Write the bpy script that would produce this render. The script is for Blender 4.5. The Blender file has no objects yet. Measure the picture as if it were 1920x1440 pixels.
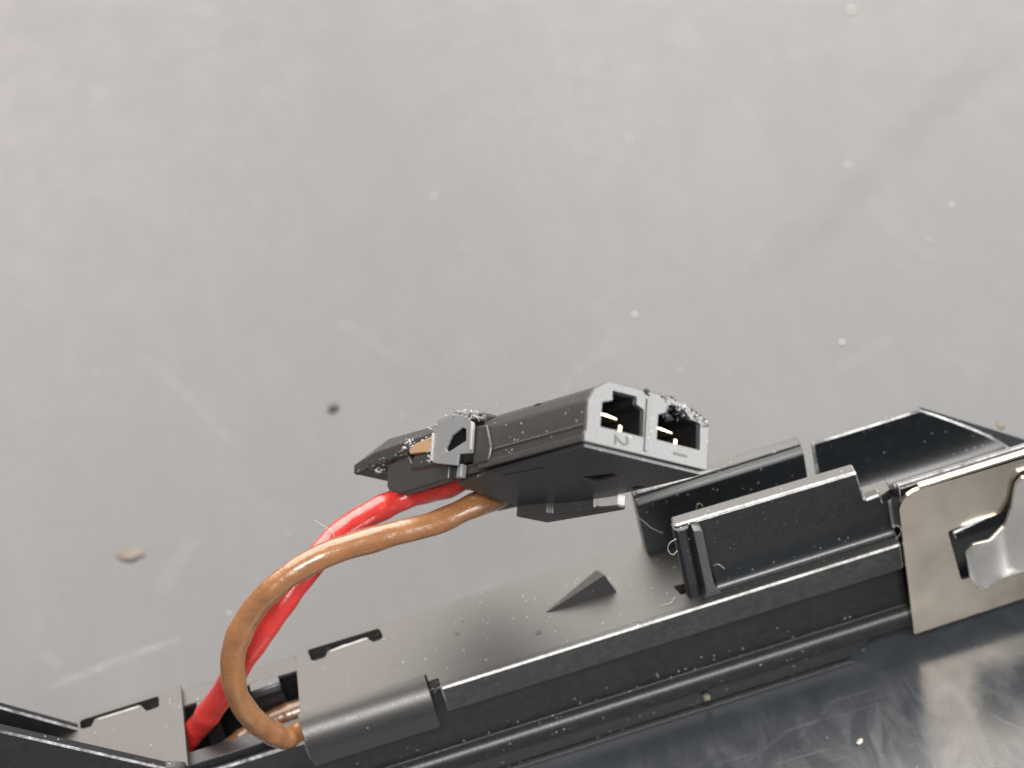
import bpy, bmesh, math, random
from mathutils import Vector, Matrix, noise
from mathutils.geometry import tessellate_polygon, delaunay_2d_cdt
random.seed(7)
S = 0.001                                   # the scene is laid out in millimetres and built in metres
scene = bpy.context.scene
R = math.radians

# ------------------------------------------------------------------ camera
FPX, PITCH, ROLL, YAW = 4500.0, R(40), R(14.5), R(4)
fwd = Vector((math.sin(YAW)*math.cos(PITCH), math.cos(YAW)*math.cos(PITCH), -math.sin(PITCH)))
r0 = Vector((math.cos(YAW), -math.sin(YAW), 0)); u0 = r0.cross(fwd)
cr, sr = math.cos(ROLL), math.sin(ROLL)
CR = cr*r0 - sr*u0; CU = sr*r0 + cr*u0
def ray(px, py): return fwd + CR*((px-960)/FPX) + CU*(-(py-720)/FPX)
CAM = Vector((0, 0, 10.0)) - ray(1000, 1238)*180.0
def onz(px, py, z): d = ray(px, py); return CAM + d*((z-CAM.z)/d.z)
def ony(px, py, y): d = ray(px, py); return CAM + d*((y-CAM.y)/d.y)
def dep(px, py, t): return CAM + ray(px, py)*t
cam = bpy.data.cameras.new('camera'); camo = bpy.data.objects.new('camera', cam)
scene.collection.objects.link(camo); scene.camera = camo
cam.sensor_width = 36.0; cam.lens = FPX/1920*36.0
cam.clip_start = 0.01; cam.clip_end = 20.0
mw = Matrix.Identity(4)
for i in range(3):
    mw[i][0] = CR[i]; mw[i][1] = CU[i]; mw[i][2] = -fwd[i]; mw[i][3] = CAM[i]*S
camo.matrix_world = mw
cam.dof.use_dof = True; cam.dof.focus_distance = 0.171; cam.dof.aperture_fstop = 36.0

# ------------------------------------------------------------------ light
world = bpy.data.worlds.new('World'); scene.world = world; world.use_nodes = True
bg = world.node_tree.nodes['Background']
bg.inputs[0].default_value = (0.80, 0.90, 1.0, 1); bg.inputs[1].default_value = 0.20
def area(name, loc, target, sx, sy, watt, col):
    l = bpy.data.lights.new(name, 'AREA'); l.shape = 'RECTANGLE'; l.size = sx; l.size_y = sy
    l.energy = watt; l.color = col
    o = bpy.data.objects.new(name, l); scene.collection.objects.link(o)
    o.location = loc; o.rotation_euler = (Vector(target)-Vector(loc)).to_track_quat('-Z', 'Y').to_euler()
    return o
area('window_light', (-0.37, 0.74, 0.92), (-0.40, 0.0, 0), 0.78, 1.50, 22.5, (1.0, 0.900, 0.832))
area('window_light', (0.43, 0.74, 0.92), (0.40, 0.0, 0), 0.78, 1.50, 24, (1.0, 0.945, 0.865))
area('side_window_light', (0.95, -0.25, 0.12), (0, 0, 0.02), 0.7, 0.5, 18, (1.0, 0.99, 0.97))
area('ceiling_lamp_light', (-0.05, -0.66, 0.82), (0, 0, 0), 0.60, 0.26, 16, (1.0, 0.96, 0.92))
scene.view_settings.view_transform = 'Standard'; scene.view_settings.look = 'None'
scene.view_settings.exposure = 0.0; scene.view_settings.gamma = 1.0
scene.view_settings.use_curve_mapping = False
scene.render.engine = 'CYCLES'

# ------------------------------------------------------------------ materials
class NT:
    def __init__(self, name):
        self.m = bpy.data.materials.new(name); self.m.use_nodes = True
        self.t = self.m.node_tree; self.n = self.t.nodes; self.p = self.n['Principled BSDF']
        tc = self.n.new('ShaderNodeTexCoord'); mp = self.n.new('ShaderNodeMapping')
        mp.inputs['Scale'].default_value = (1000, 1000, 1000)
        self.t.links.new(tc.outputs['Object'], mp.inputs[0]); self.co = mp.outputs[0]
    def link(self, a, b): self.t.links.new(a, b)
    def noise(self, scale, detail=3, rough=0.55, co=None, dist=0.0):
        n = self.n.new('ShaderNodeTexNoise'); self.link(co or self.co, n.inputs['Vector'])
        n.inputs['Scale'].default_value = scale; n.inputs['Detail'].default_value = detail
        n.inputs['Roughness'].default_value = rough; n.inputs['Distortion'].default_value = dist
        return n.outputs['Fac']
    def vor(self, scale, co=None):
        n = self.n.new('ShaderNodeTexVoronoi'); self.link(co or self.co, n.inputs['Vector'])
        n.inputs['Scale'].default_value = scale; return n.outputs['Distance'], n.outputs['Color']
    def mapr(self, v, a, b, c=0.0, d=1.0, smooth=False):
        n = self.n.new('ShaderNodeMapRange'); self.link(v, n.inputs[0])
        for i, x in enumerate((a, b, c, d)): n.inputs[1+i].default_value = x
        if smooth: n.interpolation_type = 'SMOOTHSTEP'
        return n.outputs[0]
    def math(self, op, a, b=None, c=None):
        n = self.n.new('ShaderNodeMath'); n.operation = op
        for i, x in enumerate((a, b, c)):
            if x is None: continue
            if isinstance(x, (int, float)): n.inputs[i].default_value = x
            else: self.link(x, n.inputs[i])
        return n.outputs[0]
    def mix(self, f, a, b):
        n = self.n.new('ShaderNodeMix'); n.data_type = 'RGBA'
        if isinstance(f, (int, float)): n.inputs[0].default_value = f
        else: self.link(f, n.inputs[0])
        for i, x in ((6, a), (7, b)):
            if isinstance(x, tuple): n.inputs[i].default_value = (*x, 1)
            else: self.link(x, n.inputs[i])
        return n.outputs[2]
    def stretch(self, s, rot=(0, 0, 0)):
        mp = self.n.new('ShaderNodeMapping'); self.link(self.co, mp.inputs[0])
        mp.inputs['Scale'].default_value = s; mp.inputs['Rotation'].default_value = rot; return mp.outputs[0]
    def bump(self, h, strength, dist):
        n = self.n.new('ShaderNodeBump'); self.link(h, n.inputs['Height'])
        n.inputs['Strength'].default_value = strength; n.inputs['Distance'].default_value = dist*S
        self.link(n.outputs[0], self.p.inputs['Normal'])
    def set(self, **k):
        for a, b in k.items():
            i = self.p.inputs[a.replace('_', ' ')]
            if isinstance(b, (int, float)): i.default_value = b
            elif isinstance(b, tuple): i.default_value = (*b, 1)
            else: self.link(b, i)
        return self.m

def plastic(name, base, rough, dust=0.5, bump=0.35, grain=7.0, spec=0.7, mott=0.0):
    t = NT(name)
    n1 = t.noise(grain, 4, 0.65); n2 = t.noise(1.1, 3)
    d, c = t.vor(3.0)
    sep = t.n.new('ShaderNodeSeparateColor'); t.link(c, sep.inputs[0])
    pick = t.mapr(sep.outputs[0], 0.55, 0.57)
    size = t.math('MULTIPLY', t.math('POWER', sep.outputs[1], 2.5), 0.24)
    speck = t.math('MULTIPLY', t.math('LESS_THAN', d, size), pick)
    scr = t.noise(2.2, 3, 0.6, t.stretch((1.0, 4.0, 4.0), (0.3, 0.4, 0.6)), 1.2)
    scratch = t.mapr(scr, 0.68, 0.74)
    dusty = t.math('MULTIPLY', t.math('MAXIMUM', speck, t.math('MULTIPLY', scratch, 0.22)), dust)
    film = t.math('MULTIPLY', t.mapr(n2, 0.45, 0.8), 0.02*dust)
    f = t.math('MAXIMUM', dusty, film)
    base2 = t.mix(t.math('MULTIPLY', t.mapr(t.noise(1.6, 5, 0.75), 0.42, 0.72), mott), base, (0.09, 0.09, 0.088))
    col = t.mix(f, base2, (0.42, 0.41, 0.38))
    r = t.math('ADD', t.math('MULTIPLY', n1, 0.22), rough-0.11)
    h = t.math('ADD', t.math('MULTIPLY', n1, 0.5), t.math('MULTIPLY', dusty, 1.2))
    t.bump(h, bump, 0.014)
    return t.set(Base_Color=col, Roughness=r, Specular_IOR_Level=spec)
M_TOP = plastic('satin_black_plastic', (0.022, 0.021, 0.020), 0.42, 0.35, 0.08, 5.0)
M_BLK = plastic('grained_black_plastic', (0.010, 0.011, 0.012), 0.36, 0.60, 0.8, 6.0, 0.42, 0.10)
M_FLG = plastic('scuffed_black_plastic', (0.020, 0.021, 0.021), 0.42, 0.95, 1.0, 5.0, 0.6, 0.3)
M_COL = plastic('stress_whitened_plastic', (0.16, 0.165, 0.17), 0.38, 0.9, 0.6, 4.0)
t = NT('worn_edge_highlight')  # worn rims, base paled to stand in for bright edge highlights
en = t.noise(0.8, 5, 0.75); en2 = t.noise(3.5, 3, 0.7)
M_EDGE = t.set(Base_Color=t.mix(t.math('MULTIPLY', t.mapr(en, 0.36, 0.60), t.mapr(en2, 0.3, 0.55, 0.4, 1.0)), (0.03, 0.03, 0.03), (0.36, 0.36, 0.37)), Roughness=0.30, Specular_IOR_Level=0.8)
M_IN = plastic('smooth_black_plastic', (0.008, 0.010, 0.012), 0.33, 0.45, 0.2, 6.0)
M_CON = plastic('worn_black_plastic', (0.027, 0.026, 0.025), 0.40, 0.6, 0.5, 5.0)
M_FACE = plastic('pale_worn_plastic', (0.06, 0.06, 0.06), 0.42, 0.9, 1.6, 5.0)
M_BURR = plastic('whitened_torn_plastic', (0.30, 0.30, 0.29), 0.5, 0.9, 0.6, 6.0)

def wire_mat(name, col, dark):
    t = NT(name)
    n = t.noise(0.55, 4, 0.6); n2 = t.noise(3.2, 4, 0.7, t.stretch((1, 1, 2.2)))
    c = t.mix(t.mapr(n, 0.35, 0.7), col, tuple(x*0.78 for x in col))
    c = t.mix(t.math('MULTIPLY', t.mapr(n2, 0.59, 0.70), 0.7), c, dark)
    h = t.math('ADD', t.noise(0.9, 2), t.math('MULTIPLY', n2, 0.25))
    t.bump(h, 0.6, 0.16)
    return t.set(Base_Color=c, Roughness=t.mapr(n2, 0.3, 0.7, 0.16, 0.34), Specular_IOR_Level=0.65, Coat_Weight=0.5, Coat_Roughness=0.10)
M_RED = wire_mat('red_insulation', (0.52, 0.034, 0.028), (0.10, 0.01, 0.01))
M_BRN = wire_mat('brown_insulation', (0.26, 0.118, 0.048), (0.07, 0.03, 0.015))
M_BRN2 = wire_mat('dull_brown_insulation', (0.15, 0.075, 0.036), (0.07, 0.03, 0.015))

def metal(name, col, rough, streak):
    t = NT(name)
    n = t.noise(0.14, 2, 0.5); n2 = t.noise(2.6, 4, 0.6, t.stretch((2.2, 1, 0.5)), 0.5)
    c = t.mix(t.mapr(n, 0.35, 0.7), col, tuple(x*0.86 for x in col))
    c = t.mix(t.mapr(t.noise(0.3, 5, 0.7), 0.5, 0.75, 0.0, 0.45), c, tuple(x*0.5 for x in col))
    t.bump(t.math('ADD', t.math('MULTIPLY', n2, 0.12), t.math('MULTIPLY', t.noise(0.22, 2), 3.0)), streak, 0.08)
    return t.set(Base_Color=c, Metallic=1.0, Roughness=t.mapr(n, 0.3, 0.7, rough-0.03, rough+0.05))
M_CLIP = metal('zinc_spring_steel', (0.66, 0.60, 0.51), 0.18, 0.10)
M_CURL = metal('bright_worn_steel', (0.90, 0.86, 0.82), 0.40, 0.25)
M_BRASS = metal('tinned_brass', (0.80, 0.66, 0.44), 0.25, 0.3)
M_COP = plastic('tan_residue', (0.30, 0.19, 0.10), 0.5, 0.5, 0.5, 4.0)
M_DARK = plastic('recess_shade', (0.004, 0.004, 0.004), 0.5, 0.0, 0.1)  # near-black base stands in for shade inside holes and sockets
t = NT('dust_grain'); M_DUST = t.set(Base_Color=(0.48, 0.46, 0.42), Roughness=0.7)
t = NT('tan_crumb'); M_CRUMB = t.set(Base_Color=t.mix(t.noise(2.0), (0.16, 0.145, 0.12), (0.10, 0.085, 0.065)), Roughness=0.75)
t = NT('dark_crumb'); M_DCRUMB = t.set(Base_Color=(0.03, 0.028, 0.025), Roughness=0.7)
t = NT('lint_fibre'); M_FIB = t.set(Base_Color=(0.42, 0.39, 0.34), Roughness=0.6)

# ------------------------------------------------------------------ mesh helpers
def link(o):
    scene.collection.objects.link(o); return o
def empty(name, loc_mm, label, cat, group=None, mat3=None):
    o = link(bpy.data.objects.new(name, None)); o.empty_display_size = 0.004
    if mat3 is not None:
        m = mat3.to_4x4(); m.translation = Vector(loc_mm)*S; o.matrix_world = m
    else: o.location = Vector(loc_mm)*S
    o['label'] = label; o['category'] = cat
    if group: o['group'] = group
    o['_o'] = tuple(loc_mm) if mat3 is None else (0.0, 0.0, 0.0)
    return o
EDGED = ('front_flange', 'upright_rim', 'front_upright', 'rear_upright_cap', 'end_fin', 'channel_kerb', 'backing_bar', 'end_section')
def make(name, verts, faces, mat, parent=None, bevel=0.0, seg=2, smooth=True, angle=32, origin=None):
    if name in ('front_flange', 'upright_rim', 'front_upright', 'rear_upright_cap', 'end_fin', 'channel_kerb', 'backing_bar'):
        smooth = False; seg = 1; bevel = max(bevel, 0.14)
    if name in ('top_plate', 'end_plate', 'plate', 'under_cover', 'front_face'): smooth = False
    """verts in mm, in the parent's own axes (frame children) or world axes (rail)."""
    if origin is None: origin = Vector(parent['_o']) if parent is not None else Vector((0, 0, 0))
    me = bpy.data.meshes.new(name)
    me.from_pydata([tuple((Vector(v)-Vector(origin))*S) for v in verts], [], faces)
    bm = bmesh.new(); bm.from_mesh(me)
    bmesh.ops.remove_doubles(bm, verts=bm.verts, dist=1e-7)
    bmesh.ops.recalc_face_normals(bm, faces=bm.faces)
    bm.to_mesh(me); bm.free()
    me.materials.append(mat)
    o = link(bpy.data.objects.new(name, me))
    if parent is not None: o.parent = parent
    else: o.location = Vector(origin)*S
    if bevel:
        b = o.modifiers.new('bevel', 'BEVEL'); b.width = bevel*S; b.segments = seg
        b.limit_method = 'ANGLE'; b.angle_limit = R(angle); b.harden_normals = False
        b.miter_outer = 'MITER_ARC'
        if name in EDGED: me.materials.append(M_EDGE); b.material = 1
    if smooth:
        try: me.shade_smooth()
        except Exception: pass
        for p in me.polygons: p.use_smooth = True
        me.set_sharp_from_angle(angle=R(angle)) if not bevel else me.set_sharp_from_angle(angle=R(60 if bevel else angle))
        if bevel:
            w = o.modifiers.new('wn', 'WEIGHTED_NORMAL'); w.keep_sharp = False
    return o
def prism(loops, h0, h1, fn):
    """outline (+ holes) in (u, v), extruded from h0 to h1; fn maps (u, v, h) to xyz. h0/h1 may be functions of (u,v)."""
    V, F = [], []
    flat = [p for l in loops for p in l]; n = len(flat)
    f0 = h0 if callable(h0) else (lambda u, v: h0); f1 = h1 if callable(h1) else (lambda u, v: h1)
    for u, v in flat: V.append(fn(u, v, f0(u, v)))
    for u, v in flat: V.append(fn(u, v, f1(u, v)))
    if len(loops) == 1:
        F.append(tuple(range(n))); F.append(tuple(range(n, 2*n)))
    else:
        for a, b, c in tessellate_polygon([[Vector((u, v, 0)) for u, v in l] for l in loops]):
            F.append((a, b, c)); F.append((a+n, b+n, c+n))
    k = 0
    for l in loops:
        m = len(l)
        for i in range(m): F.append((k+i, k+(i+1) % m, k+(i+1) % m+n, k+i+n))
        k += m
    return V, F
XY = lambda u, v, h: (u, v, h)      # plates: outline seen from above
XZ = lambda u, v, h: (u, h, v)      # uprights: outline seen from the front, h = y
YZ = lambda u, v, h: (h, u, v)      # bars: cross-section (y, z), h = x
def rnd(pts, seg=5):
    """polygon with rounded corners; points (u, v[, r])"""
    out = []; n = len(pts)
    for i, p in enumerate(pts):
        r = p[2] if len(p) > 2 else 0
        P = Vector(p[:2])
        if not r: out.append(tuple(P)); continue
        A = (Vector(pts[i-1][:2])-P); B = (Vector(pts[(i+1) % n][:2])-P)
        la, lb = A.length, B.length; A.normalize(); B.normalize()
        ang = A.angle(B); d = min(r/math.tan(ang/2), la*0.49, lb*0.49); rr = d*math.tan(ang/2)
        c = P+(A+B).normalized()*(rr/math.sin(ang/2))
        a0 = P+A*d-c; b0 = P+B*d-c
        for k in range(seg+1):
            q = a0.lerp(b0, k/seg); out.append(tuple(c+q.normalized()*rr))
    return out
def tube(path, rad, seg=20, cap=True):
    V, F = [], []; n = len(path); up = None
    for i, p in enumerate(path):
        tdir = (path[min(i+1, n-1)]-path[max(i-1, 0)]).normalized()
        if up is None:
            up = Vector((0, 0, 1)) if abs(tdir.z) < 0.9 else Vector((1, 0, 0))
        up = (up-tdir*up.dot(tdir)).normalized(); sd = tdir.cross(up)
        r = rad(i/(n-1)) if callable(rad) else rad
        for k in range(seg):
            a = 2*math.pi*k/seg; V.append(p+up*math.cos(a)*r+sd*math.sin(a)*r)
    for i in range(n-1):
        for k in range(seg):
            F.append((i*seg+k, i*seg+(k+1) % seg, (i+1)*seg+(k+1) % seg, (i+1)*seg+k))
    if cap: F.append(tuple(range(seg))); F.append(tuple((n-1)*seg+k for k in range(seg)))
    return V, F
def spline(pts, per=14):
    P = [Vector(p) for p in pts]; P = [P[0]*2-P[1]]+P+[P[-1]*2-P[-2]]; out = []
    for i in range(1, len(P)-2):
        p0, p1, p2, p3 = P[i-1:i+3]
        t0 = 0; t1 = (p1-p0).length**0.5; t2 = t1+(p2-p1).length**0.5; t3 = t2+(p3-p2).length**0.5
        for k in range(per):
            t = t1+(t2-t1)*k/per
            a1 = p0*((t1-t)/(t1-t0))+p1*((t-t0)/(t1-t0)); a2 = p1*((t2-t)/(t2-t1))+p2*((t-t1)/(t2-t1)); a3 = p2*((t3-t)/(t3-t2))+p3*((t-t2)/(t3-t2))
            b1 = a1*((t2-t)/(t2-t0))+a2*((t-t0)/(t2-t0)); b2 = a2*((t3-t)/(t3-t1))+a3*((t-t1)/(t3-t1))
            out.append(b1*((t2-t)/(t2-t1))+b2*((t-t1)/(t2-t1)))
    out.append(P[-2]); return out

# ------------------------------------------------------------------ the bench top
TZ = -1.3
def bench_material():
    t = NT('worn_dark_bench')
    n_big = t.noise(0.045, 4, 0.6, dist=0.5); n_mid = t.noise(0.22, 5, 0.65, dist=0.8); n_f = t.noise(2.2, 4, 0.6)
    # smeared, greasy film
    smear = t.noise(0.16, 5, 0.7, t.stretch((1.0, 0.25, 1), (0, 0, R(-32))), 0.8)
    # fine hairline scratches in a few directions
    hair = None
    for ang, sc, lo in ((20, 0.6, 0.705), (-38, 0.5, 0.71), (64, 0.45, 0.715), (5, 0.8, 0.72)):
        s = t.noise(sc, 3, 0.5, t.stretch((0.10, 2.4, 1), (0, 0, R(ang))), 0.25)
        m = t.mapr(s, lo, lo+0.05)
        hair = m if hair is None else t.math('MAXIMUM', hair, m)
    # long single scratches, placed where the bench has them (mm on the bench)
    sx = t.n.new('ShaderNodeSeparateXYZ'); wob = t.n.new('ShaderNodeVectorMath'); wob.operation = 'ADD'
    wn = t.n.new('ShaderNodeTexNoise'); t.link(t.co, wn.inputs['Vector']); wn.inputs['Scale'].default_value = 0.3
    ws = t.n.new('ShaderNodeVectorMath'); ws.operation = 'SCALE'; ws.inputs[3].default_value = 0.7
    t.link(wn.outputs['Color'], ws.inputs[0]); t.link(t.co, wob.inputs[0]); t.link(ws.outputs[0], wob.inputs[1])
    t.link(wob.outputs[0], sx.inputs[0]); X, Y = sx.outputs[0], sx.outputs[1]
    def seg(p, q, w, soft):
        a = onz(*p, TZ); b = onz(*q, TZ); d = Vector((b.x-a.x, b.y-a.y)); L = d.length; d /= L
        ox, oy = a.x+0.35, a.y+0.35
        rx = t.math('SUBTRACT', X, ox); ry = t.math('SUBTRACT', Y, oy)
        u = t.math('ADD', t.math('MULTIPLY', rx, d.x), t.math('MULTIPLY', ry, d.y))
        v = t.math('ABSOLUTE', t.math('SUBTRACT', t.math('MULTIPLY', rx, d.y), t.math('MULTIPLY', ry, d.x)))
        along = t.math('MULTIPLY', t.mapr(u, 0, L*0.15, 0, 1, True), t.mapr(u, L*0.8, L, 1, 0, True))
        return t.math('MULTIPLY', along, t.mapr(v, w, w+soft, 1, 0, True))
    lines = None
    for p, q, w, so, k in (((80, 1292), (360, 1188), 0.18, 0.5, 0.9), ((260, 660), (460, 850), 0.15, 0.6, 0.5), ((940, 860), (1180, 590), 0.1, 0.4, 0.45),
                           ((1560, 700), (1690, 620), 0.2, 0.8, 0.4), ((70, 1225), (120, 1245), 0.3, 0.5, 0.6), ((1380, 1440), (1500, 1360), 0.05, 0.2, 0.6),
                           ((1590, 1290), (1480, 1400), 0.05, 0.25, 0.5), ((1850, 1330), (1920, 1370), 0.05, 0.2, 0.6), ((760, 680), (620, 590), 0.2, 0.8, 0.4),
                           ((300, 1120), (360, 1000), 0.3, 1.2, 0.4), ((1180, 640), (1060, 700), 0.15, 0.5, 0.4)):
        g = t.math('MULTIPLY', seg(p, q, w, so), k); lines = g if lines is None else t.math('MAXIMUM', lines, g)
    lines = t.math('MULTIPLY', lines, t.mapr(t.noise(0.7, 4, 0.7), 0.35, 0.62, 0.15, 1.0))
    band = t.math('MULTIPLY', seg((1390, 560), (1900, 60), 0.8, 2.4), 0.3)       # dull rubbed streak
    speck_d, speck_c = t.vor(0.55)
    sep = t.n.new('ShaderNodeSeparateColor'); t.link(speck_c, sep.inputs[0])
    speck = t.math('MULTIPLY', t.math('LESS_THAN', speck_d, t.math('MULTIPLY', sep.outputs[1], 0.09)), t.mapr(sep.outputs[0], 0.78, 0.8))
    haze = t.math('ADD', t.math('MULTIPLY', t.mapr(smear, 0.45, 0.75), 0.035), t.math('MULTIPLY', t.mapr(n_mid, 0.5, 0.8), 0.04))
    f = t.math('ADD', haze, t.math('MULTIPLY', hair, 0.08)); f = t.math('ADD', f, t.math('MULTIPLY', lines, 0.11))
    # cross-rubbed wear, paled in front of the rail to lift its dark reflection
    zone = t.mapr(Y, 1.0, -7.0, 0, 1, True)
    rub1 = t.noise(0.35, 5, 0.7, t.stretch((1.0, 0.3, 1), (0, 0, R(52))), 0.9); rub2 = t.noise(0.5, 4, 0.65, t.stretch((1.0, 0.25, 1), (0, 0, R(-20))), 0.6)
    rub = t.math('MAXIMUM', t.mapr(rub1, 0.48, 0.74), t.math('MULTIPLY', t.mapr(rub2, 0.52, 0.74), 0.7))
    fine = t.mapr(t.noise(1.1, 3, 0.6, t.stretch((0.15, 2.0, 1), (0, 0, R(50))), 0.4), 0.66, 0.72)
    f = t.math('ADD', f, t.math('MULTIPLY', zone, t.math('ADD', t.math('MULTIPLY', rub, 0.21), t.math('MULTIPLY', fine, 0.08))))
    f = t.math('MAXIMUM', f, t.math('MULTIPLY', speck, 0.35))
    f = t.math('SUBTRACT', f, t.math('MULTIPLY', band, 0.1))
    col = t.mix(f, (0.030, 0.034, 0.040), (0.34, 0.35, 0.36))
    ro = t.math('ADD', t.mapr(n_mid, 0.3, 0.7, 0.24, 0.34), t.math('MULTIPLY', t.math('ADD', haze, hair), 0.12))
    ro = t.math('ADD', ro, t.math('MULTIPLY', band, 0.12))
    t.bump(t.math('ADD', t.math('MULTIPLY', n_f, 0.25), t.math('MULTIPLY', t.math('ADD', hair, lines), 0.6)), 0.12, 0.10)
    return t.set(Base_Color=col, Roughness=ro, Specular_IOR_Level=0.55)
V, F = prism([[(-700, -500), (700, -500), (700, 420), (-700, 420)]], TZ-25, TZ, XY)
bench = make('bench_top', V, F, bench_material(), None, smooth=False)
bench['kind'] = 'structure'; bench['label'] = 'scuffed dark satin bench top under the plastic rail'

# ------------------------------------------------------------------ the black plastic rail
rail = empty('cable_rail', (0, 4.2, TZ), 'long black plastic rail with slots, upright walls and an open wire channel', 'rail')
def part(name, VF, mat, bevel=0.12, parent=rail, **k): return make(name, VF[0], VF[1], mat, parent, bevel, **k)
XL, XR = -62.0, 62.0
# trough: rear wall, floor, front wall with a rounded lower ridge
prof = [(1.15, 9.05), (0.85, 2.6)] + [(0.70-0.95*math.sin(a)*1.0+0.0, 2.6-1.25*(1-math.cos(a))) for a in (0.35, 0.7, 1.0, 1.25)] + \
       [(-0.32, 1.5), (-0.28, 1.28), (-0.05, 1.12), (0.45, 1.08), (8.0, 1.05), (8.35, 1.4), (8.35, 9.05), (7.3, 9.05), (7.3, 3.0), (1.75, 3.0), (1.75, 9.05)]
part('front_wall', prism([prof[:10]+[(2.5, 1.05), (2.5, 9.05)]], XL, 29.3, YZ), M_BLK, 0.08)
part('trough', prism([[(2.52, 1.05), (8.0, 1.05), (8.35, 1.4), (8.35, 9.05), (7.3, 9.05), (7.3, 3.0), (2.52, 3.0)]], XL, 25.4, YZ), M_BLK, 0.08)
# slide foot below, ending in a chamfer
foot = [(XL, -1.3), (24.0, -1.3), (26.2, 0.5), (27.0, 1.02), (XL, 1.02)]
part('foot', prism([foot], 0.55, 7.4, XZ), M_IN, 0.06)
part('foot_edge', prism([[(XL, -1.3), (23.98, -1.3), (24.2, -1.05), (XL, -1.05)]], 0.05, 0.5, XZ), M_IN, 0.06)
# top plate with latch slot and notch by the cover
slot = rnd([(-16.3, 8.35, .2), (-16.15, 7.0, .3), (-15.1, 7.0, .25), (-14.75, 7.6, .25), (-11.7, 7.75, .25), (-11.2, 7.02, .25), (-10.35, 7.1, .35), (-10.5, 8.3, .3)])
slot = [(x, y-0.15) for x, y in slot]
hole = [(11.9, 3.0), (12.2, 1.9), (13.0, 1.9), (13.0, 2.9)]
outer = [(-17.9, 1.9), (-8.0, 1.9), (-8.0, 1.2), (-7.2, 1.2), (-7.2, 0.55), (29.2, 0.55), (29.2, 2.65), (25.4, 2.65), (25.4, 8.55), (-17.2, 8.55)]
part('top_plate', prism([outer, slot, hole], 9.1, 10.0, XY), M_TOP, 0.07)
part('slot_tongue', prism([rnd([(-14.9, 6.2, .1), (-11.35, 6.3, .1), (-11.35, 7.62, .2), (-14.7, 7.45, .2)])], 8.7, 9.7, XY), M_FACE, 0.14)
# flange along the front
fl = [(0.6, 10.06), (0.0, 10.06), (0.0, 7.34), (0.5, 7.30), (0.6, 7.5)]
part('front_flange', prism([fl], -7.25, 29.15, YZ), M_FLG, 0.14)
# rounded cover lip at the left of the flange
lip = [(2.0, 10.0)] + [(2.0-2.3*math.sin(a), 7.75+2.27*math.cos(a)) for a in [i*math.pi/2/9 for i in range(10)]] + [(-0.32, 6.45), (0.1, 6.3), (0.74, 6.3), (0.74, 8.3), (1.6, 9.2), (2.0, 9.2)]
part('cover_lip', prism([lip], -18.1, -8.15, YZ), M_TOP, 0.05)
# channel gap: lower rear ledge, low front kerb, blocks
part('rear_ledge', prism([[(-26.6, 6.9), (-17.3, 6.9), (-17.3, 8.5), (-26.6, 8.5)]], 9.07, 9.5, XY), M_TOP, 0.08)
part('channel_kerb', prism([[(0.35, 6.3), (0.30, 8.1), (0.5, 8.45), (0.95, 8.45), (1.05, 6.3)]], -27.2, -18.15, YZ), M_BLK, 0.1)
part('channel_shelf', prism([[(1.06, 6.0), (1.06, 6.95), (3.4, 6.85), (3.4, 6.0)]], -27.2, -18.15, YZ), M_TOP, 0.1)
def block(name, x0, x1, z1, y0=5.6, y1=6.95):
    pr = rnd([(y0, 3.2), (y0, z1-.5, .25), (y0+.35, z1, .3), (y1, z1, .15), (y1, 3.2)])
    return part(name, prism([pr], x0, x1, YZ), M_IN, 0.12)
block('retaining_block', -21.3, -18.9, 9.75)
block('retaining_block', -25.6, -24.2, 9.55)
# left plate with slot and rising side fins
slotL = rnd([(-34.5, 8.25, .25), (-34.55, 7.3, .25), (-33.7, 7.25, .2), (-33.3, 7.95, .25), (-29.75, 7.95, .25), (-29.3, 7.05, .2), (-28.3, 7.1, .25), (-28.2, 8.25, .25)])
outerL = [(XL, 0.3), (-26.9, 0.3), (-26.4, 8.7), (XL, 8.7)]
part('end_plate', prism([outerL, slotL], 9.1, 10.0, XY), M_TOP, 0.07)
part('slot_tongue', prism([rnd([(-33.45, 6.4, .1), (-29.6, 6.4, .1), (-29.6, 7.8, .2), (-33.3, 7.8, .2)])], 8.7, 9.7, XY), M_FACE, 0.14)
for xa, ya, xb, yb in ((-14.6, 7.36, -11.6, 7.5), (-33.1, 7.8, -29.9, 7.8)):
    part('worn_edge', prism([[(xa, ya-.12), (xb, yb-.12), (xb+.1, yb), (xb-.6, yb+.05), (xb-1.2, yb-.01), (xb-2.0, yb+.03), (xa, ya)]], 9.9, 10.035, XY), M_BURR, 0.02)
def fin(x0, x1, z1, y0, y1, name='end_fin'):
    pts = [(x0, 9.4), (x0+.02, 10.0), (x1, z1), (XL, z1+2), (XL, 9.4)]
    return part(name, prism([pts], y0, y1, XZ), M_BLK, 0.14)
fin(-27.2, -46.0, 27.0, -0.35, 0.55)
fin(-34.6, -46.0, 21.5, 7.3, 8.0)
part('end_skirt', prism([[(XL, 6.3), (-27.0, 6.3), (-27.0, 10.3), (-28.2, 11.0), (XL, 20)]], -0.3, 0.5, XZ), M_BLK, 0.1)
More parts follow.
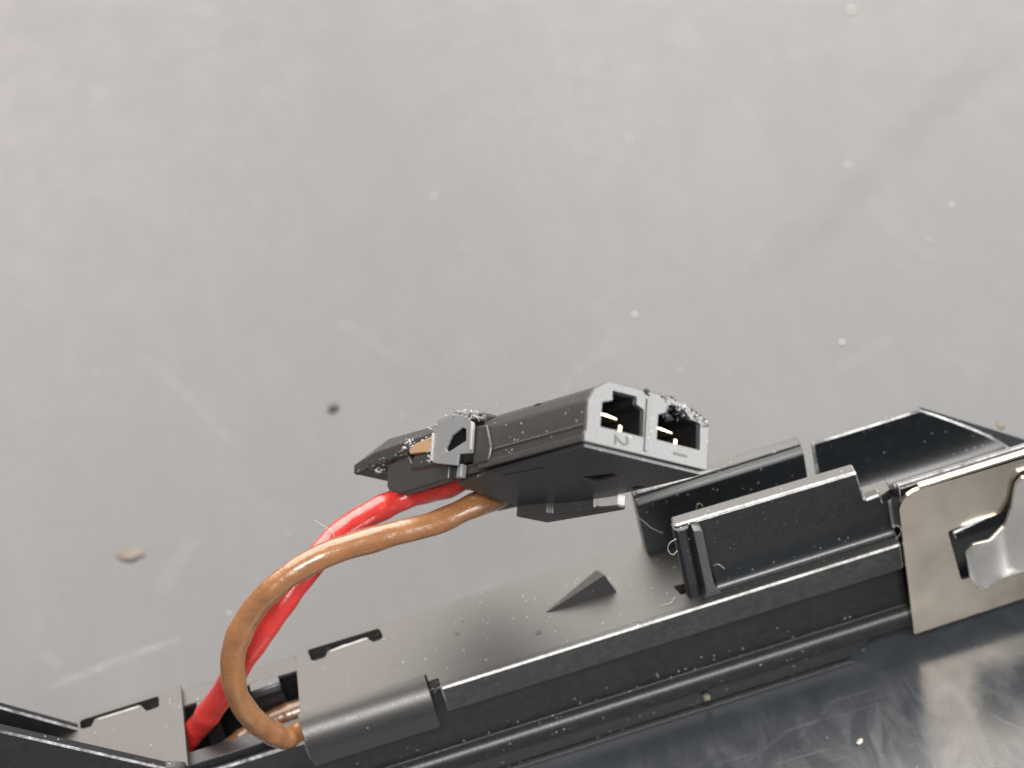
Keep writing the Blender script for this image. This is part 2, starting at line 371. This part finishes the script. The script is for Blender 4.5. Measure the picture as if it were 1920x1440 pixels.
# ramp nib on the top plate
Vr = [(1.9, 4.35, 9.98), (7.75, 4.2, 9.98), (7.15, 4.75, 11.7), (6.9, 7.2, 9.98)]
part('ramp_nib', (Vr, [(0, 1, 2), (0, 2, 3), (1, 3, 2), (0, 3, 1)]), M_TOP, 0.06)
for px_, py_, r_ in ((857, 1188, .16), (1010, 1186, .22), (867, 1165, .08)):       # flat dark discs for the shade in small dimples
    c_ = onz(px_, py_, 10.0); ring = [(c_.x+r_*math.cos(a_*.7)*1.2, c_.y+r_*math.sin(a_*.7)) for a_ in range(9)]
    part('pit_shade', prism([ring], 9.95, 10.02, XY), M_DARK, 0)
# rear upright wall
ra = [(6.9, 10.2), (6.85, 15.4), (7.15, 15.75), (7.45, 15.75), (7.5, 16.05), (8.6, 15.85), (8.7, 10.0), (8.2, 9.9)]
part('rear_upright', prism([ra], 11.0, 24.4, YZ), M_IN, 0.09)
part('rear_upright_cap', prism([[(11.2, 15.95), (24.4, 15.6), (24.4, 15.85), (11.2, 16.25)]], 7.5, 8.5, XZ), M_TOP, 0.08)
# front upright wall with stepped end and fillet at its base
cz = [(12.75, 10.0), (12.75, 17.2), (26.95, 16.95), (27.3, 13.95), (28.55, 14.05), (29.1, 10.0)]
part('front_upright', prism([cz], 1.75, 2.6, XZ), M_BLK, 0.1)
fil = [(1.8, 10.0), (0.95, 10.02), (0.95, 10.22), (1.08, 10.26), (1.28, 10.40), (1.48, 10.75), (1.62, 11.3), (1.70, 12.1), (1.76, 13.1), (1.8, 13.1)]
part('upright_fillet', prism([fil], 14.95, 29.05, YZ), M_IN, 0.04)
part('upright_rim', prism([[(12.75, 17.15), (26.9, 16.9), (26.9, 17.16), (12.75, 17.45)]], 1.65, 2.7, XZ), M_TOP, 0.1)
part('end_post', prism([rnd([(12.6, 1.3, .4), (13.8, 1.1, .4), (13.8, 2.5, .3), (12.6, 2.5, .4)])], 9.95, 17.2, XY), M_IN, 0.1)
rib = [(13.95, 17.2), (14.6, 17.0), (14.62, 13.0), (14.7, 10.8), (15.1, 10.02), (13.7, 10.02), (13.98, 10.7), (13.95, 14.0)]
part('rib', prism([rib], 0.75, 1.8, XZ), M_FACE, 0.08)
part('step_floor', prism([[(27.0, 2.62), (28.6, 2.0), (29.55, 2.4), (29.55, 3.6), (27.2, 3.6)]], 12.6, 13.6, XY), M_TOP, 0.1)
# taller right-hand section behind the spring clip
rs = [(0.25, 1.1), (0.25, 15.5), (0.45, 15.75), (0.75, 15.75), (0.9, 15.35), (1.2, 14.85), (1.55, 14.75), (1.75, 14.75), (1.9, 14.3), (2.35, 13.75), (2.7, 13.4), (2.9, 12.9), (2.9, 1.1)]
part('end_section', prism([rs], 29.6, XR, YZ), M_IN, 0.08)
def loft(secs):
    n = len(secs[0]); V = [p for q in secs for p in q]; F = [tuple(range(n)), tuple((len(secs)-1)*n+i for i in range(n))]
    for k in range(len(secs)-1):
        for i in range(n): F.append((k*n+i, k*n+(i+1) % n, (k+1)*n+(i+1) % n, (k+1)*n+i))
    return V, F
def wing_top(x): return 15.05 if x < 34.3 else 15.0-(x-34.3)*0.83
wsec = [(2.7, 9.4), (3.6, 9.35), (4.8, 9.35), (5.8, 9.45), (6.5, 9.75), (7.1, 10.3), (7.5, 11.0), (7.8, 12.0), (8.0, 13.2), (8.1, 14.2), (8.12, 15.05), (8.7, 15.05), (8.75, 8.0)]
xs = [25.45, 26.4, 27.5, 28.6, 30.0, 32.0, 34.2] + [34.3+0.15*i for i in range(80)]
def wsect(x):
    cut = max(0.0, (26.3-x)*9); zt = wing_top(x)
    return [(x+(0.25 if y < 7.6 and x < 25.5 else 0), y, z) for y, z in wsec]+[(x, 8.75, 1.2), (x, 2.7, 1.2)]
wo = part('wing', loft([wsect(x) for x in [25.45, 27.5, 30.0, 33.0, 36.0, 40.0, 46.0]]), M_IN, 0, angle=40)
bm = bmesh.new(); bm.from_mesh(wo.data); ro = Vector((0, 4.2, TZ))
bmesh.ops.bisect_plane(bm, geom=bm.verts[:]+bm.edges[:]+bm.faces[:], dist=1e-8, plane_co=(Vector((34.3, 8, 15.02))-ro)*S, plane_no=Vector((0.83, 0, 1)).normalized(), clear_outer=True)
bmesh.ops.holes_fill(bm, edges=[e for e in bm.edges if e.is_boundary], sides=0)
bmesh.ops.recalc_face_normals(bm, faces=bm.faces); bm.to_mesh(wo.data); bm.free()
for p in wo.data.polygons: p.use_smooth = True
wo.data.set_sharp_from_angle(angle=R(35))
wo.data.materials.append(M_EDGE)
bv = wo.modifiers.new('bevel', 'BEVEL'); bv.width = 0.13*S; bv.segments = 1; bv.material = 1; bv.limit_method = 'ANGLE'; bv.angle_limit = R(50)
# ------------------------------------------------------------------ spring clip
clip = empty('spring_clip', (33, -0.6, 1.0), 'dull zinc plated steel clip with bent tongue snapped round the black rail', 'metal clip')
cp = rnd([(29.15, 0.6, .15), (50.0, 0.95), (50.0, 15.3), (29.2, 15.75, 1.6)])
win = rnd([(32.7, 10.55, .25), (33.35, 4.9, .3), (45.0, 5.0, .3), (45.0, 10.9, .3)])
part('plate', prism([cp, win], -0.62, -0.30, XZ), M_CLIP, 0.06, parent=clip)
part('top_flange', prism([[(-0.60, 15.72), (-0.60, 15.95), (-0.2, 16.0), (0.22, 15.6), (0.22, 15.35), (-0.25, 15.72)]], 30.9, 50, YZ), M_CLIP, 0.04, parent=clip)
part('backing_bar', prism([[(33.2, 9.7), (37.0, 10.45), (45, 10.6), (45, 9.2), (33.4, 8.8)]], -0.15, 0.2, XZ), M_IN, 0.08, parent=rail)
def curl_y(x, z):
    y = -3.1+2.3*(1-math.exp(-(z-4.5)/4.2))-0.45*math.sin(min(max((x-33.4)/3.4, 0), 1)*math.pi)
    return y - 0.08*max(0, x-37.0)
def curl_at(px, py):                       # where the outline meets the leaning tongue
    y = -2.0
    for _ in range(20):
        q = ony(px, py, y); y = 0.5*y+0.5*curl_y(q.x, q.z)
    return q.x, q.z
cu = [(*curl_at(px, py), r) for px, py, r in ((1810, 1036, .25), (1824, 1021, .3), (1858, 1013, .5), (1884, 986, .5), (1897, 955, .6), (1904, 912, .4), (1916, 897, .3), (1990, 880, 0), (1990, 1050, 0), (1922, 1071, .5), (1885, 1082, .6), (1852, 1102, .5), (1829, 1107, .35))]
cu = rnd(cu)
pts = [Vector(p) for p in cu]; nb = len(pts)
gx = 33.4
while gx < 46:
    gz = 3.6
    while gz < 15.6: pts.append(Vector((gx, gz))); gz += 0.5
    gx += 0.3
vv, ee, ff, *_ = delaunay_2d_cdt(pts, [], [list(range(nb))], 1, 1e-5)
Vc = [(p.x, curl_y(p.x, p.y), p.y) for p in vv]
o = part('tongue', (Vc, [tuple(f) for f in ff]), M_CURL, 0, parent=clip, angle=80)
sm = o.modifiers.new('thickness', 'SOLIDIFY'); sm.thickness = 0.35*S; sm.offset = -1
bv = o.modifiers.new('bevel', 'BEVEL'); bv.width = 0.08*S; bv.segments = 2; bv.limit_method = 'ANGLE'; bv.angle_limit = R(50)

# ------------------------------------------------------------------ connector, held in the air by its wires
A = Vector((-0.569086, 0.628265, -0.530494)); B = Vector((0.741044, 0.112257, -0.662007)); Cc = Vector((0.356364, 0.769858, 0.529455))
CM = Matrix(((-A.x, B.x, Cc.x), (-A.y, B.y, Cc.y), (-A.z, B.z, Cc.z)))
CK = 157/174                                # size of the plug at its distance
CO = dep(1100, 826, 157)
con = empty('plug_connector', CO, 'small black two-way plug with torn edges hanging on red and brown wires', 'connector', mat3=CM)
con.scale = (CK, CK, CK)
def toW(l): return CO + CM @ (Vector(l)*CK)
def cpart(name, VF, mat, bevel=0.1, **k): return make(name, VF[0], VF[1], mat, con, bevel, **k)
W = 11.35
cav1 = [(1.2, 1.32), (5.15, 1.32), (5.1, 3.35), (4.4, 3.62), (4.35, 4.2), (2.15, 4.2), (2.2, 3.5), (1.25, 3.2)]
cav2 = [(6.5, 1.40), (10.62, 1.40), (10.55, 3.4), (9.6, 3.55), (9.0, 4.1), (7.9, 4.35), (7.3, 4.1), (7.2, 3.55), (6.52, 3.3)]
sec = [(0, 0.1), (W, 0.0), (W+0.05, 3.55), (10.7, 3.95), (9.9, 4.2), (8.6, 4.6), (7.0, 4.75), (1.75, 4.75), (0.55, 3.95), (0.0, 2.95)]
# hollow front, solid back
cpart('housing', prism([sec, cav1, cav2], -13.9, -0.35, YZ), M_CON, 0.08)
cpart('front_face', prism([[(-0.22, -0.08), (W+.02, -0.05), (W+0.12, 3.6), (10.75, 4.05), (9.9, 4.3), (8.6, 4.72), (7.0, 4.86), (1.7, 4.86), (0.45, 4.05), (-0.08, 3.0), (-0.08, 0.8), (-0.25, 0.5)], cav1, cav2], -0.36, 0.0, YZ), M_FACE, 0.05)
def inset(p, k=0.05):
    cx = sum(a for a, b in p)/len(p); cy = sum(b for a, b in p)/len(p)
    return [(cx+(a-cx)*(1-k), cy+(b-cy)*(1-k)) for a, b in p]
for cv in (cav1, cav2): cpart('cavity_shade', prism([[(cx_, cy_) for cx_, cy_ in cv], inset(cv)], -7.4, -0.38, YZ), M_DARK, 0)  # dark sleeves added for the shade inside the sockets
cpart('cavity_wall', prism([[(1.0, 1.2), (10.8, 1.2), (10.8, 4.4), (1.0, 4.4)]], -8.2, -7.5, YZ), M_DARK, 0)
cpart('centre_rib', prism([[(5.3, 0.25), (5.62, 0.25), (5.62, 4.3), (5.3, 4.3)]], -0.1, 0.10, YZ), M_FACE, 0.05)
cpart('side_ridge', prism([[(-0.10, 1.22), (0.05, 1.18), (0.05, 1.42), (-0.02, 1.42)]], -12.5, -0.4, YZ), M_CON, 0.03)
cpart('under_lip', prism([[(-0.18, -0.02), (0.1, -0.02), (0.1, 0.55), (-0.14, 0.5)]], -13.6, -0.4, YZ), M_CON, 0.06)
for y0 in (1.25, 6.55):                                                     # terminals
    cpart('terminal', prism([[(y0, 2.45), (y0+2.0, 2.30), (y0+2.0, 2.48), (y0+1.0, 2.60), (y0, 2.62)]], -6.0, -0.75, YZ), M_BRASS, 0.03)
    cpart('terminal', prism([[(y0+2.15, 1.42), (y0+2.55, 1.42), (y0+2.55, 2.05), (y0+2.15, 2.05)]], -5.0, -0.8, YZ), M_BRASS, 0.04)
# underside, runs further back than the side
cpart('base_plate', prism([[(-13.8, 0.5), (-13.8, W-.3), (-20.2, W-.6), (-20.4, 7.9), (-18.4, 1.4), (-17.6, 0.3)]], 0.0, 0.8, XY), M_CON, 0.1)
def shade_slot(pts): return cpart('recess', prism([pts], -0.03, 0.012, XY), M_DARK, 0)
# the recesses are real pockets: a dark floor inside a low frame is cut by prism holes in the cover plate
pock = [(-8.3, 5.7), (-8.7, 7.6), (-5.6, 7.3), (-5.3, 6.6)]
pock2 = [(-8.6, 10.5), (-8.3, 10.95), (-6.7, 10.85), (-6.9, 10.4)]
pock3 = [(-12.4, 1.25), (-12.3, 1.55), (-7.9, 2.2), (-8.0, 1.95)]
plate = [(-0.45, 0.12), (-0.45, W-.08), (-13.7, W-.08), (-20.1, W-.5), (-20.3, 7.9), (-18.3, 1.5), (-17.5, 0.9), (-13.7, 0.6)]
cpart('under_cover', prism([plate, pock, pock2, pock3], -0.38, -0.02, XY), M_CON, 0.05)
cpart('under_latch', prism([rnd([(-20.4, 8.4, .2), (-17.4, 9.4, .1), (-17.2, 9.9, .1), (-13.2, 11.2, .1), (-13.0, 11.0), (-11.0, 11.9, .2), (-11.2, 12.6, .2), (-20.2, 11.6, .2)])], -1.25, -0.3, XY), M_CON, 0.1)
cpart('latch_tip', prism([rnd([(-13.4, 10.9, .1), (-11.0, 11.6, .1), (-11.0, 12.4, .1), (-13.2, 12.2, .1)])], -1.05, -0.15, XY), M_BURR, 0.1)
# collar with the slanted window
col = [(-19.7, 4.35), (-19.5, 1.40), (-18.9, 1.2), (-15.85, 0.55), (-15.75, 1.45), (-13.95, 1.25), (-13.95, 3.4), (-15.0, 4.4), (-17.1, 4.95), (-19.0, 4.75)]
hol = [(-14.95, 3.3), (-14.85, 2.4), (-17.25, 1.85), (-17.65, 2.2), (-16.95, 3.12), (-15.5, 3.55)]
cpart('collar', prism([col, hol], -0.55, -0.32, XZ), M_COL, 0.10)
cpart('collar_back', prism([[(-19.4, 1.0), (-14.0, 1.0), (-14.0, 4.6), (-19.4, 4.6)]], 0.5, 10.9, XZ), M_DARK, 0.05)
cpart('collar_top', prism([[(-19.6, 4.2), (-14.0, 4.0), (-14.0, 4.7), (-17.0, 5.05), (-19.6, 5.0)]], 0.3, 10.6, XZ), M_CON, 0.15)
for x0 in (-14.15, -19.55): cpart('collar_rim', prism([[(x0, 1.5), (x0+.28, 1.45), (x0+.28, 3.6), (x0, 3.8)]], -0.72, -0.45, XZ), M_BURR, 0.05)
cpart('collar_foot', prism([[(-16.4, -0.3), (-15.7, -0.35), (-15.65, 0.7), (-16.3, 0.85)]], -0.25, 0.3, XZ), M_COL, 0.1)
cpart('shoulder', prism([[(-14.2, 0.35), (-12.2, 0.35), (-11.8, 1.5), (-12.6, 3.4), (-14.2, 3.5)]], -0.28, 0.1, XZ), M_CON, 0.25)
# locking lever at the tail, torn along its lower edge
random.seed(3)
low = [(-32.1+i*0.5, 2.65+0.02*i+random.uniform(-.22, .12)) for i in range(24)]
lev0 = low + [(-20.1, 3.35), (-20.0, 4.4), (-24, 4.3), (-28, 3.9), (-32.1, 3.25)]
Vn = []
def lever(y): return low + [(-20.1, 3.3), (-20.0, 4.1), (-24.0, 4.0), (-29.0, 3.85), (-32.15, 3.3)]
o1 = [(x, 0.0, z) for x, z in lever(0)]
top = {len(low)+1: (-20.0, 5.05), len(low)+2: (-24.0, 5.15), len(low)+3: (-28.8, 5.2), len(low)+4: (-31.6, 3.6)}
o2 = [(x, 1.1, z) if i not in top else (top[i][0], 1.1, top[i][1]) for i, (x, z) in enumerate(lever(0))]
o3 = [(x, 9.8, z) for x, y, z in o2]; n = len(o1)
Fv = [tuple(range(n)), tuple(range(2*n, 3*n))]
for k in (0, n):
    for i in range(n): Fv.append((k+i, k+(i+1) % n, k+(i+1) % n+n, k+i+n))
cpart('locking_lever', (o1+o2+o3, Fv), M_CON, 0.05)
cpart('residue_patch', prism([rnd([(-23.4, 2.75, .2), (-20.15, 2.45, .2), (-20.1, 3.75, .2), (-22.6, 3.55, .3), (-23.5, 3.2, .2)])], -0.22, 0.5, XZ), M_COP, 0.12)
# wire guard: curved wall under the lever
gd = [(-27.1, 2.5), (-27.05, 0.75), (-26.6, 0.25), (-24.8, -0.2), (-18.1, -0.05), (-18.1, 1.5), (-20.3, 1.7), (-22.8, 1.9), (-23.6, 2.2), (-24.1, 2.9)]
cpart('wire_guard', prism([gd], 0.15, 1.0, XZ), M_CON, 0.15)
cpart('wire_guard', prism([[(-26.0, 2.5), (-26.0, 0.4), (-18.1, 0.3), (-18.1, 2.5)]], 10.0, 10.8, XZ), M_CON, 0.15)
cpart('guard_boss', prism([[(-23.6, 1.5), (-19.6, 1.2), (-18.2, 1.0), (-18.2, 2.4), (-23.0, 2.7)]], -0.05, 0.6, XZ), M_CON, 0.25)
# numerals pressed into the lower rim of the front face, turned a quarter
def glyph(ch, y, z, size):
    cu = bpy.data.curves.new('numeral', 'FONT'); cu.body = ch; cu.size = size*S; cu.extrude = 0.02*S
    cu.align_x = 'CENTER'; cu.align_y = 'CENTER'
    tmp = link(bpy.data.objects.new('tmp', cu)); dg = bpy.context.evaluated_depsgraph_get()
    me = bpy.data.meshes.new_from_object(tmp.evaluated_get(dg)); bpy.data.objects.remove(tmp)
    me.materials.append(M_DARK)
    o = link(bpy.data.objects.new('numeral', me)); o.parent = con
    # glyph right -> -z, glyph up -> +y, glyph normal -> +x
    m = Matrix(((0, 0, 1), (0, 1, 0), (-1, 0, 0))).to_4x4()
    m.translation = Vector((0.01, y, z))*S; o.matrix_local = m
glyph('2', 3.1, 0.62, 1.9); glyph('1', 8.7, 0.66, 1.9)
# torn plastic shreds
def shreds(name, n, fn, size, mat, seed):
    random.seed(seed); V, F = [], []
    for _ in range(n):
        c = Vector(fn()); ax = Vector([random.gauss(0, 1) for _ in range(3)]).normalized()
        L = random.uniform(0.5, 1.6)*size; w = random.uniform(.25, .6)*size
        s1 = ax.orthogonal().normalized(); s2 = ax.cross(s1); k = len(V)
        bend = s1*random.uniform(-.4, .4)*L
        for t_, ww in ((-.5, .6), (0, 1), (.5, .25)):
            p = c+ax*L*t_+bend*(t_*t_*4)
            V += [p+s1*w*ww*.5, p+s2*w*ww*.5, p-s1*w*ww*.5, p-s2*w*ww*.5]
        for j in (0, 4):
            for q in range(4): F.append((k+j+q, k+j+(q+1) % 4, k+j+4+(q+1) % 4, k+j+4+q))
        F += [(k, k+1, k+2, k+3), (k+8, k+9, k+10, k+11)]
    o = cpart(name, (V, F), mat, 0, angle=50); o['kind'] = 'stuff'; return o
u = random.uniform
def chips(name, n, fn, size, mat, seed):
    random.seed(seed); V, F = [], []
    for q in range(n):
        bm = bmesh.new(); bmesh.ops.create_icosphere(bm, subdivisions=1, radius=1.0); c = Vector(fn()); k = len(V)
        r = size*random.uniform(.45, 1.2); sc = Vector((random.uniform(.5, 1.3), random.uniform(.5, 1.3), random.uniform(.35, .9)))*r
        off = Vector((random.uniform(0, 50), 0, 0)); rm = Matrix.Rotation(random.uniform(0, 6), 3, 'X') @ Matrix.Rotation(random.uniform(0, 6), 3, 'Z')
        for v in bm.verts:
            w = v.co*(1+0.7*noise.noise(v.co*1.3+off)); V.append(c+rm @ Vector((w.x*sc.x, w.y*sc.y, w.z*sc.z)))
        for f in bm.faces: F.append(tuple(v.index+k for v in f.verts))
        bm.free()
    o = cpart(name, (V, F), mat, 0, smooth=False); o['kind'] = 'stuff'; return o
rim = lambda s_: 4.78-1.15*s_*s_
chips('torn_edge', 26, lambda: (lambda q: (u(-.7, .05), 6.6+4.5*q, rim(q)+u(-.25, .1)))(u(0, 1)), 0.34, M_CON, 1)
chips('torn_edge', 30, lambda: (lambda q: (u(-.3, .1), 6.9+4.2*q, rim(q)+u(-.35, .08)))(u(0, 1)), 0.19, M_BURR, 2)
chips('torn_edge', 16, lambda: (u(-.9, -.1), u(7.2, 10.3), u(3.3, 4.25)), 0.36, M_IN, 3)
chips('torn_edge', 8, lambda: (u(-.5, .05), u(4.6, 6.0), u(4.6, 5.0)), 0.3, M_CON, 14)
shreds('torn_edge', 10, lambda: (lambda q: (u(-.5, .1), 7.0+4.0*q, rim(q)+u(-.4, .1)))(u(0, 1)), 0.5, M_BURR, 11)
chips('torn_collar', 34, lambda: (lambda q: (-19.7+5.7*q, u(-.5, .2), 4.25+.65*math.sin(q*3.0)+u(-.15, .12)))(u(0, 1)), 0.24, M_COL, 15)
shreds('torn_collar', 26, lambda: (lambda s: (-19.8+5.9*s, u(-.6, .4), 4.1+.8*math.sin(s*3.0)+u(-.3, .3)))(u(0, 1)), 0.42, M_BURR, 4)
shreds('torn_collar', 16, lambda: (u(-19.9, -19.4), u(-.75, -.5), u(1.5, 4.2)), 0.36, M_BURR, 5)
chips('torn_lever', 46, lambda: (lambda q: (-32+11.5*q, u(-.1, .3), 2.75+.45*q+u(-.2, .3)))(u(0, 1)), 0.2, M_CON, 6)
chips('torn_lever', 22, lambda: (u(-24.5, -20.5), u(-.2, .15), u(3.4, 4.1)), 0.16, M_BURR, 16)
shreds('torn_lever', 14, lambda: (u(-28.6, -27.4), u(-.1, .3), 2.35+u(-.3, .25)), 0.22, M_BURR, 8)
def cthread(pts):
    V, F = tube(spline([Vector(p) for p in pts], 6), 0.035, 6); return cpart('plastic_thread', (V, F), M_BURR, 0)
cthread([(-17.9, -.4, 4.7), (-16.9, -.45, 5.25), (-15.9, -.4, 5.45), (-15.0, -.4, 5.35)])
cthread([(-13.6, -.1, 4.5), (-12.6, -.15, 4.72), (-11.6, -.05, 4.85)])

# ------------------------------------------------------------------ wires
def wire(name, pts, rad, mat, label, per=14):
    p = spline(pts, per); base = p[0].copy()
    p = [q+Vector((noise.noise(q*0.22), noise.noise(q*0.22+Vector((9, 0, 0))), noise.noise(q*0.22+Vector((0, 9, 0)))))*0.22 for q in p]
    V, F = tube(p, lambda s: rad*(1+0.035*math.sin(s*31)+0.025*math.sin(s*83+1)+0.02*math.sin(s*140)), 24)
    o = make(name, V, F, mat, None, 0, origin=base, angle=60)
    o['label'] = label; o['category'] = 'wire'; return o
red = [Vector((-33.0, 5.0, 5.5)), onz(330, 1412, 6.8), onz(365, 1372, 8.3), onz(398, 1328, 11.4), dep(450, 1250, 176.0), dep(505, 1165, 173.7), dep(560, 1090, 173.6), dep(625, 1015, 175.2), dep(700, 960, 177.2), dep(770, 928, 178.0), toW((-22.8, 3.4, 0.8)), toW((-19.0, 3.0, 1.7)), toW((-14.5, 3.0, 1.9))]
wire('red_wire', red, 0.94, M_RED, 'red insulated wire rising from the rail channel into the plug')
brn = [Vector((-11.0, 3.3, 7.8)), Vector((-15.0, 2.5, 8.05)), Vector((-18.0, 1.95, 8.15)), dep(533, 1384, 180.3), dep(500, 1370, 178.3), dep(465, 1335, 175.4), dep(440, 1275, 173), dep(441, 1212, 171.5), dep(470, 1150, 170.5), dep(525, 1092, 169.5), dep(600, 1045, 169.3), dep(700, 1012, 170.5), dep(800, 985, 172.5), dep(880, 952, 174.3), toW((-22.0, 7.8, 0.6)), toW((-19.5, 8.2, 1.4)), toW((-14.5, 8.2, 1.9))]
wire('brown_wire', brn, 0.90, M_BRN, 'glossy brown insulated wire looping up from the rail channel into the plug')
b2 = [Vector((-33, 3.2, 4.4)), Vector((-28, 3.6, 4.8)), Vector((-24, 4.4, 5.9)), Vector((-20.5, 4.8, 6.9)), Vector((-17, 5.1, 7.2)), Vector((-11, 5.4, 7.2))]
wire('brown_wire', b2, 0.95, M_BRN2, 'dull brown wire lying flat in the rail channel under the looped one')

# ------------------------------------------------------------------ crumbs and lint
def crumb(name, p, r, mat, label, group=None, seed=0, flat=0.6, stretch=1.0):
    random.seed(seed); bm = bmesh.new(); bmesh.ops.create_icosphere(bm, subdivisions=2, radius=1.0)
    for v in bm.verts:
        k = 1+0.45*(noise.noise(v.co*1.7+Vector((seed, 0, 0))))
        v.co = Vector((v.co.x*r*stretch, v.co.y*r, v.co.z*r*flat))*k
    zmin = min(v.co.z for v in bm.verts)
    V = [tuple(v.co-Vector((0, 0, zmin))+p) for v in bm.verts]; F = [tuple(v.index for v in f.verts) for f in bm.faces]
    bm.free()
    o = make(name, V, F, mat, None, 0, origin=p, angle=70); o.rotation_euler.z = random.uniform(0, 3)
    o['label'] = label; o['category'] = 'crumb' if 'crumb' in name else 'dust speck'
    if group: o['group'] = group
crumb('dark_crumb', onz(625, 767, TZ), 0.36, M_DCRUMB, 'dark crumb lying on the bench behind the plug tail', seed=1, flat=.45, stretch=1.5)
crumb('tan_crumb', onz(245, 1040, TZ), 0.8, M_CRUMB, 'pale tan crumb lying on the bench behind the wires', seed=2, flat=.15, stretch=1.6)
crumb('white_crumb', onz(1612, 1392, TZ), 0.2, M_DUST, 'curled white crumb on the bench in front of the rail', seed=3, flat=.5, stretch=1.8)
for i, (x, y, r) in enumerate(((1190, 591, .40), (1579, 643, .36), (1595, 20, .62), (1180, 260, .36), (1785, 384, .32), (1589, 310, .34), (812, 367, .34), (1742, 451, .24), (430, 1150, .2))):
    crumb('dust_speck', onz(x, y, TZ), r*0.52, M_DUST, 'tiny pale speck of dust lying on the dark bench', 'dust specks on the bench', 20+i, .35)
crumb('brown_crumb', ony(1325, 1312, 0.2), 0.32, M_CRUMB, 'brown crumb stuck under the lower ridge of the rail', seed=5, flat=.8)
crumb('pale_crumb', ony(1876, 800, 8.4), 0.32, M_CRUMB, 'small pale crumb stuck on the sloping rim of the rear wing', seed=9, flat=.5, stretch=1.6)
def fibre(pts, label, rad=0.035):
    V, F = tube(spline(pts, 8), rad*0.62, 6); o = make('lint_fibre', V, F, M_FIB, None, 0, origin=pts[0]); o['label'] = label; o['category'] = 'lint fibre'
fibre([ony(1192, 966, 6.8), ony(1207, 978, 6.6), ony(1222, 990, 6.6), ony(1243, 1000, 6.8)], 'pale lint fibre stuck to the left end of the rear upright wall')
fibre([ony(1312, 965, 6.6), ony(1306, 955, 6.2), ony(1308, 945, 6.2), ony(1316, 946, 6.5), ony(1317, 958, 6.7)], 'small looped lint fibre between the rear and front upright walls', .03)
fibre([ony(1268, 1010, .9), ony(1256, 1018, .7), ony(1252, 1030, .7), ony(1262, 1040, .7), ony(1270, 1032, .9)], 'curly lint fibre on the rounded post of the front upright', .035)
fibre([ony(1338, 1060, 1.2), ony(1346, 1058, .9), ony(1358, 1066, 1.2)], 'short lint fibre on the front upright beside its rib', .04)
fibre([ony(1676, 990, .9), ony(1684, 986, .2), ony(1690, 994, 0), ony(1686, 1004, .1), ony(1680, 1010, .4)], 'tan lint curl at the edge of the steel clip', .05)
fibre([dep(590, 975, 174.8), dep(610, 988, 174.4), dep(624, 998, 174.1), dep(628, 1012, 174.0)], 'fine pale fibre clinging to the red wire', .035)
fibre([onz(1240, 1135, 10.05), onz(1258, 1130, 10.1), onz(1266, 1118, 10.05)], 'thin lint fibre lying on the top plate by the rib', .03)
def under(host, names, root):
    h = [c for c in root.children if c.name.split('.')[0] == host][0]
    for c in list(root.children):
        if c.name.split('.')[0] in names: c.parent = h
under('front_upright', ('upright_fillet', 'upright_rim', 'end_post', 'rib', 'step_floor'), rail)
under('rear_upright', ('rear_upright_cap',), rail)
under('collar', ('collar_rim', 'collar_foot', 'collar_top', 'collar_back', 'torn_collar'), con)
under('front_face', ('numeral', 'centre_rib', 'torn_edge'), con)
under('locking_lever', ('torn_lever', 'residue_patch'), con)
under('under_latch', ('latch_tip',), con)
for o in bpy.data.objects:
    if '_o' in o: del o['_o']
